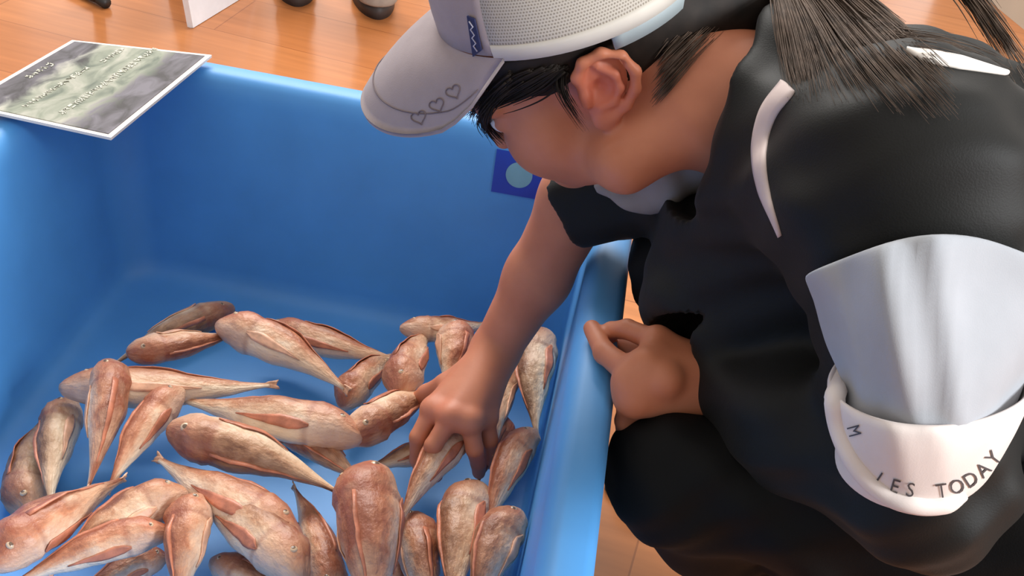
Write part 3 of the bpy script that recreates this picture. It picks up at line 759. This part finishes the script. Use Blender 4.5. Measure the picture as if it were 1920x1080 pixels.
for nm, A in (('left', LA), ('right', RA)):
    S = Field(A + [-.26, -.08, -.12], A + [.10, .08, .06], .004)
    S.cap(A + [.02, 0, -.055], A + [-.17, 0, -.062], .042, .032, .03); S.cap(A, A + [0, 0, -.05], .042, .045, .03)
    S.cut(A + [-.06, 0, -.097], (0, 0, -1), .3)
    V, F = S.mesh(); V = relax(V, F, 2); o = mk('shoe', V, F, M['shoe_pale'], person)
    P = [A + np.array([-.07 + .15 * math.cos(a) * (1 if math.cos(a) < 0 else .92), .043 * math.sin(a), -.099]) for a in np.linspace(0, 2 * math.pi, 40)[:-1]]
    V, F = loft([np.array(P), np.array(P) + [0, 0, .018]]); mk('sole', V, F, M['black_rub'], o)
# shirt showing in the open neck
S = Field(NB - .22, NB + .22, .004)
S.cap(pd(1256, 330, 1.12), pd(1200, 362, 1.145), .024, .018, .02); S.cap(pd(1256, 330, 1.12), pd(1310, 300, 1.10), .024, .022, .02)
S.cap(pd(1200, 362, 1.145), pd(1136, 346, 1.17), .018, .010, .02)
S.wrinkle(lambda q: .003 * np.sin(q @ np.array([120., 90., 60.])))
V, F = S.mesh(); V = relax(V, F, 2); mk('shirt', V, F, M['shirt'], person)

def ribbon(name, bvh, path, wid, mat, parent, n=60, lift=.0015, off=.0016):
    """a flat strip of cloth sewn on a surface along a path"""
    C = spline(path, n); W = np.interp(np.linspace(0, 1, n), np.linspace(0, 1, len(wid)), wid)
    Tn = np.gradient(C, axis=0); Tn /= np.linalg.norm(Tn, axis=1)[:, None]; Nn = np.stack([-Tn[:, 1], Tn[:, 0]], 1)
    m = 5; P = []
    for i in range(n):
        row = []
        for j in range(m):
            q = C[i] + Nn[i] * W[i] * (j / (m - 1) - .5); p, nn = cast(bvh, *q)
            if p is None: row = None; break
            row.append(p + nn * (lift + off * math.sin(math.pi * j / (m - 1)))); 
        if row: P.append(row)
    P = np.array(P); k = len(P)
    if k < 3: return None
    vw = np.array([nrm(np.cross(P[min(i + 1, k - 1), 2] - P[max(i - 1, 0), 2], P[i, -1] - P[i, 0])) for i in range(k)])
    sgn = np.sign(np.einsum('ij,ij->i', vw, CC - P[:, 2]))[:, None]; low = P - (vw * sgn)[:, None, :] * .0025
    F = grid_faces(k, m, False) + [f[::-1] for f in grid_faces(k, m, False, k * m)]
    edge = [i * m for i in range(k)] + [(k - 1) * m + j for j in range(1, m)] + [i * m + m - 1 for i in range(k - 2, -1, -1)] + [j for j in range(m - 2, 0, -1)]
    for x, y in zip(edge, edge[1:] + edge[:1]): F.append((x, y, y + k * m, x + k * m))
    return mk(name, np.concatenate([P.reshape(-1, 3), low.reshape(-1, 3)]), F, mat, parent)
pp = ribbon('piping', jb, [(1478, 162), (1440, 215), (1424, 285), (1434, 360), (1464, 442)], [34, 32, 27, 20, 4], M['piping'], jacket)
if pp: pp['label'] = 'pale curved piping on the shoulder seam'
pp = ribbon('piping', jb, [(1700, 94), (1740, 106), (1800, 118), (1888, 138)], [6, 24, 24, 8], M['white'], jacket)
if pp: pp['label'] = 'white stripe across the upper back'

# ------------------------------------------------------------------ white left sleeve with turned-up cuff
def tube_rings(R, n=72, wob=0.):
    """R rows: (cx, cy, depth, rx px, sag px, half depth m)"""
    out = []; R = spline(np.array(R, float), (len(R) - 1) * 7 + 1)
    for i, (cx, cy, d, rx, sg_, rd) in enumerate(R):
        ring = []
        for k in range(n):
            a = 2 * math.pi * k / n
            w = 1 + wob * (math.sin(3 * a + i * .12) * .5 + math.sin(5 * a - i * .17 + 1) * .35)
            fold = wob * .16 * max(0., 1 - 1.15 * i / len(R)) ** .6 * (math.exp(-((a - 2.15 + .012 * i) / .16) ** 2) - .8 * math.exp(-((a - 2.48 + .010 * i) / .14) ** 2) + .7 * math.exp(-((a - 1.72 + .014 * i) / .12) ** 2))
            ring.append(pd(cx + rx * w * math.cos(a), cy + sg_ * math.copysign(abs(math.sin(a)) ** (1 + 1.3 * max(0, -sg_) / 80), math.sin(a)), d - (rd * w + fold) * math.sin(a)))
        out.append(np.array(ring))
    return out
up_ = [(1770, 520, .84, 236, -66, .060), (1768, 524, .84, 258, -80, .074), (1758, 572, .845, 234, -30, .080), (1756, 640, .85, 208, 30, .080), (1750, 700, .86, 178, 74, .078), (1748, 728, .87, 170, 92, .076), (1746, 770, .885, 150, 86, .062)]
V, F = loft(tube_rings(up_, wob=.10), False, False)
sleeve = mk('white_sleeve', V, F, M['sleeve'], person)
cu_ = [(1746, 762, .89, 150, 70, .060), (1746, 712, .865, 184, 86, .080), (1745, 716, .862, 194, 92, .087), (1742, 745, .868, 190, 102, .087), (1734, 790, .88, 176, 108, .082), (1724, 832, .895, 158, 112, .076), (1716, 850, .905, 148, 108, .070), (1716, 838, .91, 132, 92, .060), (1722, 800, .90, 130, 80, .056)]
V, F = loft(tube_rings(cu_, wob=.025), False, False)
cuff = mk('sleeve_cuff', V, F, M['cuff'], person)
cuff['label'] = 'turned-up white sleeve cuff with grey lettering'
cb = bvh_of(cuff)
b = MB(); hp_ = [(1572, 690), (1561, 740), (1572, 812), (1606, 880), (1660, 930), (1716, 948), (1766, 946), (1800, 934)]
P = []
for q in spline(hp_, 50):
    p, n_ = cast(cb, q[0] + 6, q[1] - 4)
    if p is not None: P.append(p + n_ * .001)
if len(P) > 4:
    b.tube(np.array(P), np.concatenate([np.linspace(.004, .0075, 8), np.full(len(P) - 16, .0075), np.linspace(.0075, .003, 8)]), 10); b.build('hem', M['cuff'], cuff)
def text_mesh(txt):
    cu = bpy.data.curves.new('t', 'FONT'); cu.body = txt; cu.size = 1; cu.align_x = 'CENTER'; cu.resolution_u = 3
    o = bpy.data.objects.new('t', cu); COL.objects.link(o); bpy.context.view_layer.update()
    me = bpy.data.meshes.new_from_object(o.evaluated_get(bpy.context.evaluated_depsgraph_get()))
    bm = bmesh.new(); bm.from_mesh(me); bmesh.ops.triangulate(bm, faces=bm.faces[:]); bmesh.ops.subdivide_edges(bm, edges=bm.edges[:], cuts=2, use_grid_fill=True)
    v = np.array([x.co[:] for x in bm.verts]); f = [tuple(x.index for x in y.verts) for y in bm.faces]
    bm.free(); bpy.data.objects.remove(o); bpy.data.meshes.remove(me); bpy.data.curves.remove(cu); return v, f
def letters(txt, bvh, path, size, mat, parent, squash=1.0):
    Cn = spline(path, 200); s = np.concatenate([[0], np.cumsum(np.linalg.norm(np.diff(Cn, axis=0), axis=1))])
    b = MB(); n = len(txt)
    for i, chx in enumerate(txt):
        if chx == ' ': continue
        t = s[-1] * (i + .5) / n; c = np.array([np.interp(t, s, Cn[:, k]) for k in (0, 1)])
        d = np.array([np.interp(t + 3, s, Cn[:, k]) for k in (0, 1)]) - np.array([np.interp(t - 3, s, Cn[:, k]) for k in (0, 1)]); d = d / (np.linalg.norm(d) + 1e-9)
        v, f = text_mesh(chx); up = np.array([d[1], -d[0]]); Pt = []
        for x, y, _ in v:
            q = c + d * x * size * squash + up * (y - .35) * size; p, nn = cast(bvh, *q)
            if p is None: Pt = None; break
            Pt.append(p + nn * .0008)
        if Pt: b.add(Pt, f)
    if b.n:
        o = b.build('lettering', mat, parent, smooth=False); return o
lo_ = letters('LES TODAY', cb, [(1640, 890), (1664, 905), (1700, 915), (1740, 920), (1780, 915), (1815, 900), (1845, 876), (1870, 846)], 38, M['ink'], cuff, .95)
letters('M', cb, [(1600, 792), (1603, 806), (1608, 822)], 34, M['ink'], cuff, .8)

# ------------------------------------------------------------------ hair
CT = .20
KF, HLc, KU = [nrm(a) for a in head_axes(33, 26, 34)]
CAPF, CAPU = nrm(KF * math.cos(CT) + KU * math.sin(CT)), nrm(KU * math.cos(CT) - KF * math.sin(CT))
CO = pd(1118, 130, 1.0) - HLc * .078 + .98 * (.012 * KF + .046 * KU) - HLc * .004
CS = 1.14
Hh = Field(HO - [.19, .19, .19], HO + [.30, .24, .24], .003)
Hh.ell(hp(-.012, 0, .050), np.array((.098, .0795, .083)) * HS, HAX, .01)
Hh.cap(hp(-.055, 0, .03), pd(1440, -60, 1.05), .062, .030, .03)
Hh.cap(pd(1270, 30, 1.02), pd(1425, 8, 1.05), .034, .036, .02)
Hh.ell(hp(-.045, 0, -.005), np.array((.058, .068, .062)) * HS, HAX, .02)
def half_space_cut(c, n, k=.004):
    sl, P = Hh._sl(Hh.lo, Hh.lo + Hh.h * (Hh.n - 1)); d = ((P - c) @ nrm(n)).astype(np.float32); Hh._op(sl, -d, k, True)
# free the face and the skin in front of and around the ear
Hh.ell(hp(.085, 0, -.060), np.array((.082, .10, .068)) * HS, HAX, .004, sub=True)
Hh.ell(hp(.006, .085, -.030), np.array((.030, .03, .036)) * HS, HAX, .004, sub=True)
Hh.ell(hp(.006, -.085, -.030), np.array((.030, .03, .036)) * HS, HAX, .004, sub=True)
Hh.cut(CO - CAPU * .004 + CAPF * .045, CAPU, .128, .003)
V, F = Hh.mesh(); V = relax(V, F, 2); hair = mk('hair', V, F, M['hair'], person)
def strands(name, curves, n, spread, r, mat, parent, taper=.12, seed=1, over=None, soft=False, locks=0):
    """curves: list of paths [(px,py,depth)...]; each strand blends between two neighbouring paths"""
    rs = np.random.default_rng(seed); b = MB(); Cs = []
    for c in curves:
        Q = []
        for px, py, d in spline(c, 18):
            h = over.ray_cast(Vector(CC), Vector(raydir(px, py)))[0] if over else None
            Q.append(pd(px, py, min(d, depth(h) - .006) if h is not None else d))
        Q = np.array(Q); Q[1:-1] = (Q[:-2] + Q[1:-1] * 2 + Q[2:]) / 4; Cs.append(Q)
    for i in range(n):
        t = rs.uniform(0, len(Cs) - 1.001)
        if locks: t = min(max((rs.integers(0, locks) + .5) / locks * (len(Cs) - 1.001) + rs.normal(0, .28 / locks * (len(Cs) - 1)), 0), len(Cs) - 1.001)
        k = int(t); f = t - k
        P = Cs[k] * (1 - f) + Cs[min(k + 1, len(Cs) - 1)] * f
        off = rs.normal(0, spread, 3); w = np.linspace(.5, 1.1, len(P))[:, None]
        P = P + off * w + rs.normal(0, spread * .25, 3) * np.sin(np.linspace(0, 5, len(P)) + rs.uniform(0, 6))[:, None]
        e = int(len(P) * rs.uniform(.6, 1.0)); P = P[(rs.integers(0, 5) if soft else 0):max(e, 9)]
        b.tube(P, (np.linspace(1, taper, len(P)) * np.clip(np.linspace(.15, 3.5, len(P)), 0, 1) if soft else np.linspace(1, taper, len(P))) * r * rs.uniform(.6, 1.3), 4)
    return b.build(name, mat, parent)
strands('bangs', [[(960, 135, 1.06), (925, 165, 1.075), (905, 215, 1.09), (945, 266, 1.10)], [(948, 165, 1.06), (918, 200, 1.075), (912, 236, 1.09), (946, 272, 1.10)], [(1000, 132, 1.02), (960, 150, 1.035), (890, 200, 1.07), (868, 226, 1.085)], [(1040, 125, 1.0), (985, 155, 1.015), (930, 185, 1.05), (880, 215, 1.08)], [(1060, 128, .99), (1020, 165, 1.0), (960, 190, 1.03), (915, 200, 1.06)]], 420, .0030, .0013, M['hair'], hair, seed=3, over=body_bvh)
strands('sideburn', [[(1062, 118, .985), (1058, 165, .982), (1078, 205, .985), (1106, 244, .992)], [(1040, 128, .992), (1046, 170, .988), (1070, 212, .99), (1098, 250, .997)]], 70, .0022, .0006, M['hair'], hair, seed=5)
strands('nape_hair', [[(1235, 100, 1.0), (1270, 60, 1.02), (1330, 10, 1.05), (1430, -50, 1.06)], [(1230, 150, 1.0), (1265, 110, 1.0), (1330, 50, 1.02), (1440, -40, 1.05)], [(1220, 205, 1.01), (1255, 165, 1.0), (1320, 90, 1.02), (1440, -30, 1.04)], [(1225, 70, 1.02), (1270, 20, 1.04), (1330, -30, 1.07), (1430, -70, 1.07)]], 120, .003, .0007, M['tail'], hair, seed=7, over=body_bvh, soft=True)
pt = strands('ponytail', [
    [(1440, -80, 1.05), (1455, 20, 1.01), (1468, 110, .985), (1490, 190, .97)],
    [(1450, -80, 1.04), (1500, 40, 1.0), (1530, 130, .965), (1545, 200, .94)],
    [(1460, -80, 1.04), (1540, 20, .99), (1610, 120, .94), (1700, 225, .89)],
    [(1470, -90, 1.04), (1580, 0, .99), (1690, 110, .93), (1810, 240, .87)],
    [(1480, -100, 1.04), (1620, -10, 1.0), (1700, 60, .95), (1790, 140, .90)]], 950, .0036, .0010, M['tail'], person, seed=11, over=jb, locks=11)
strands('ponytail', [[(1470, -110, 1.04), (1540, -20, 1.06), (1630, 62, 1.06), (1780, 98, 1.05), (1900, 150, 1.03)], [(1480, -110, 1.04), (1560, -20, 1.06), (1650, 56, 1.06), (1790, 84, 1.05), (1910, 140, 1.03)]], 110, .004, .0011, M['tail'], person, seed=13, over=jb)
strands('ponytail', [[(1700, -110, 1.04), (1800, -20, 1.05), (1862, 70, 1.05), (1935, 190, 1.03)], [(1720, -110, 1.04), (1820, -20, 1.05), (1885, 70, 1.05), (1950, 180, 1.03)]], 120, .0045, .0011, M['tail'], person, seed=17, over=jb)

# ------------------------------------------------------------------ cap
def cp(f, l, u): return CO + CS * (f * CAPF + l * HLc + u * CAPU)
def crown(t, p, k=1.0):
    """t: angle round the head from the front, p: 0 rim - 1 top"""
    el = p * math.pi / 2; r = math.cos(el) ** .62; z = math.sin(el) ** .9
    fr = .106 if math.cos(t) > 0 else .104
    f_, l_ = fr * r * math.cos(t), .099 * r * math.sin(t)
    low = -.012 * (1 - p) * (.5 - .5 * math.cos(t)) * 0
    return cp(f_ * k, l_ * k, (.100 + .012 * max(0, math.cos(t))) * z * k + low)
def crown_panel(name, t0, t1, nt_, mat, parent, rows=14, uvs=None):
    n = nt_ + 1; V, U = [], []
    for kk in (1.0, .972):
        for i in range(rows + 1):
            for j in range(n):
                t = t0 + (t1 - t0) * j / nt_; V.append(crown(t, i / rows * .995, kk)); U.append((t * 44, i / rows * 62))
    m = (rows + 1) * n
    F = [f[::-1] for f in grid_faces(rows + 1, n, False)] + grid_faces(rows + 1, n, False, m)
    edge = list(range(n)) + [i * n + n - 1 for i in range(1, rows + 1)] + [rows * n + j for j in range(n - 2, -1, -1)] + [i * n for i in range(rows - 1, 0, -1)]
    for x, y in zip(edge, edge[1:] + edge[:1]): F.append((x, y, y + m, x + m))
    return mk(name, V, F, mat, parent, uv=U)
FT = math.radians(62)
cap = crown_panel('cap', -FT, FT, 28, M['cap_cloth'], person); cap['label'] = 'greyish pink cotton front of the cap'
crown_panel('mesh_panel', FT, 2 * math.pi - FT, 48, M['cap_mesh'], cap)
# pale band round the lower edge of the mesh
b = MB(); V = []
n_ = 50
for kk, p in ((1.004, 0.), (1.006, .022), (1.004, .042), (.985, .042), (.985, 0.)):
    for j in range(n_ + 1): V.append(crown(FT + (2 * math.pi - 2 * FT) * j / n_, p, kk) - (CAPU * .004 if p == 0 else 0))
F = grid_faces(5, n_ + 1, False) + [(4 * (n_ + 1) + j, 4 * (n_ + 1) + j + 1, j + 1, j) for j in range(n_)]
mk('cap_band', V, F, M['cap_band'], cap)
# bill
def bill(s, x, k=0.):
    """s: -1..1 across, x: 0 at the crown .. 1 at the edge"""
    t = s * math.radians(66); f0, l0 = .104 * math.cos(t), .100 * math.sin(t)
    ln = .088 * (1 - abs(s) ** 2.6) ** .5 if abs(s) < 1 else 0
    f_ = f0 + ln * x * 1.0; l_ = l0 * (1 + .05 * x * (1 - abs(s)))
    arch = -.030 * (l_ / .096) ** 2 * x * min(1, ln / .05)
    dr = ln / .088
    return cp(f_, l_, -.001 - (.034 * x * x + .016 * x) * dr + arch + k)
V = []; nb, mb = 41, 16
for kk in (.0, -.0035):
    for i in range(mb):
        for j in range(nb): V.append(bill(-1 + 2 * j / (nb - 1), i / (mb - 1), kk))
m_ = nb * mb
F = grid_faces(mb, nb, False) + [f[::-1] for f in grid_faces(mb, nb, False, m_)]
edge = list(range(nb)) + [i * nb + nb - 1 for i in range(1, mb)] + [(mb - 1) * nb + j for j in range(nb - 2, -1, -1)] + [i * nb for i in range(mb - 2, 0, -1)]
for x, y in zip(edge, edge[1:] + edge[:1]): F.append((x, y, y + m_, x + m_))
bl = mk('bill', V, F, M['cap_cloth'], cap)
bb = bvh_of(bl); capb = bvh_of(cap)
b = MB(); b.tube([bill(s, .80, .0006) for s in np.linspace(-.96, .96, 90)], .0006, 5); b.build('stitch_line', M['stitch'], cap)
def heart(cx, cy, w, rot):
    P = []
    for a in np.linspace(0, 2 * math.pi, 36):
        x = 16 * math.sin(a) ** 3; y = -(13 * math.cos(a) - 5 * math.cos(2 * a) - 2 * math.cos(3 * a) - math.cos(4 * a)); r_ = math.radians(rot)
        q = (cx + w / 32 * (x * math.cos(r_) - y * math.sin(r_)), cy + w / 32 * (x * math.sin(r_) + y * math.cos(r_))); p, n = cast(bb, *q)
        if p is not None: P.append(p + n * .0006)
    return P
for q in ((786, 220, 28, -20), (820, 197, 28, -24), (851, 172, 28, -28)):
    P = heart(*q)
    if len(P) > 8: b = MB(); b.tube(P, .00055, 5); b.build('stitched_heart', M['stitch'], cap)
# small woven tag on the seam
b = MB(); P = []
for q in ((879, 28), (893, 34), (906, 92), (890, 104)):
    p, n = cast(capb, *q)
    if p is None:
        p, n = cast(bvh_of(person.children[0]), *q)
    P.append(None if p is None else p + n * .002)
if all(p is not None for p in P):
    P = np.array(P); nn = nrm(np.cross(P[1] - P[0], P[3] - P[0])); nn = nn if np.dot(nn, CC - P[0]) > 0 else -nn
    b.add(np.concatenate([P - nn * .0008, P + nn * .0008]), [(3, 2, 1, 0), (4, 5, 6, 7), (0, 1, 5, 4), (1, 2, 6, 5), (2, 3, 7, 6), (3, 0, 4, 7)])
    b.build('woven_tag', M['tag'], cap, smooth=False)
    b = MB(); c = P.mean(0); dv_ = (P[3] + P[2]) / 2 - (P[0] + P[1]) / 2; hv = (P[1] - P[0]) * .30
    Z = [c + nn * .0014 + dv_ * (k / 7 - .5) * .8 + hv * (1 if k % 2 else -1) * .7 for k in range(8)]
    b.tube(np.array(Z), .0007, 5); b.build('tag_marks', M['tag_mark'], cap)
b = MB(); V = []
for kk in (.992, .955):
    for p in (-.10, .015):
        for j in range(13):
            t = math.radians(112 + 50 * j / 12); V.append(crown(t, max(p, 0), kk) + CAPU * (-.016 if p < 0 else 0))
F = [(j, j + 1, 14 + j, 13 + j) for j in range(12)] + [(26 + j, 39 + j, 40 + j, 27 + j) for j in range(12)] + [(j, 26 + j, 27 + j, j + 1) for j in range(12)] + [(13 + j, 14 + j, 40 + j, 39 + j) for j in range(12)] + [(0, 13, 39, 26), (12, 38, 51, 25)]
mk('strap', V, F, M['strap'], cap)

# ------------------------------------------------------------------ behind the tub
def sneaker(name, px, py, label, pale, ang, length=.26, cat='shoe', grp=None):
    c = pz(px, py, 0.0); d = np.array([math.cos(ang), math.sin(ang), 0]); s = np.array([-d[1], d[0], 0]); root = empty(name, c, label, cat, grp)
    N = 44; ring = []
    for k in range(N):
        a = 2 * math.pi * k / N; w = .056 * (1 + .12 * math.cos(a)); ring.append(c + d * (length / 2 * math.cos(a) + length / 2 - .04) + s * w * math.sin(a) * (1 if abs(math.cos(a)) < .9 else .95))
    ring = np.array(ring); V, F = loft([ring * 1, ring + [0, 0, .036]]); mk('sole', V, F, M['shoe'], root)
    S = Field(c - .34, c + .34, .006); S.cap(c + d * .0 + [0, 0, .05], c + d * (length - .10) + [0, 0, .05], .048, .040, .03); S.cap(c + d * .01 + [0, 0, .05], c + d * .0 + [0, 0, .13], .040, .042, .03)
    S.cut(c + [0, 0, .034], (0, 0, -1), .4); V, F = S.mesh(); V = relax(V, F, 2); mk('upper', V, F, M['shoe_pale'] if pale else M['black_rub'], root)
    S = Field(c - .2, c + [.2, .2, .6], .008); S.cap(c + [0, 0, .12], c + [0, 0, .42], .052, .062, .02); S.cut(c + [0, 0, .13], (0, 0, -1), .2); S.cut(c + [0, 0, .42], (0, 0, 1), .2)
    V, F = S.mesh(); V = relax(V, F, 2); mk('trouser_leg', V, F, M['jeans'], root)
sneaker('shoe', 706, 26, 'grey shoe with dark sole standing on the wooden floor left of the cap', True, 1.9)
sneaker('shoe', 556, 2, 'black shoe on the wooden floor at the top edge, left of the grey shoe', False, 1.9)
# white folding board
A = pz(357, 52, 0); Bp = pz(452, -6, 0); dB = nrm(Bp - A); nB = np.array([-dB[1], dB[0], 0]); rt = empty('standing_board', A, 'white standing board on the floor beyond the tub', 'board')
b = MB(); w_ = .16; hB = .62; tilt = nrm(np.array([nB[0] * .18, nB[1] * .18, 1.]))
b.box(A + dB * w_ + tilt * hB / 2, (dB, tilt, np.cross(dB, tilt)), (w_, hB / 2, .008)); b.build('panel', M['board'], rt, smooth=False)
b = MB(); t2 = nrm(np.array([-nB[0] * .22, -nB[1] * .22, 1.])); sgn = 1 if nB[1] > 0 else -1
b.box(A + dB * (w_ + .02) + nB * sgn * .10 + np.array([0, 0, .28]), (dB, nrm(np.array([-nB[0] * sgn * .2, -nB[1] * sgn * .2, 1.])), np.cross(dB, t2)), (.02, .285, .008)); b.build('stay', M['greypanel'], rt, smooth=False)
# dark foot of a stand
c = pz(184, 8, 0); rt = empty('stand', c, 'dark metal stand foot on the floor at the top left edge', 'stand')
b = MB(); b.tube(np.array([c + [0, 0, .012], c + [0, 0, .9]]), .014, 12); b.build('pole', M['black_rub'], rt)
b = MB(); b.tube(np.array([c + [-.10, .05, .012], c + [0, 0, .016], c + [.03, -.015, .012]]), .013, 10); b.build('foot', M['black_rub'], rt)
# pale grey box behind the person
c = pz(1960, 60, 0)
b = MB(); b.box(c + [.10, .30, .25], ((.96, .28, 0), (-.28, .96, 0), (0, 0, 1)), (.25, .3, .25)); o = b.build('storage_box', M['greypanel'], None, smooth=False, loc=c + [.10, .30, 0])
tag(o, 'plain pale grey box on the floor behind the crouching person', 'box')
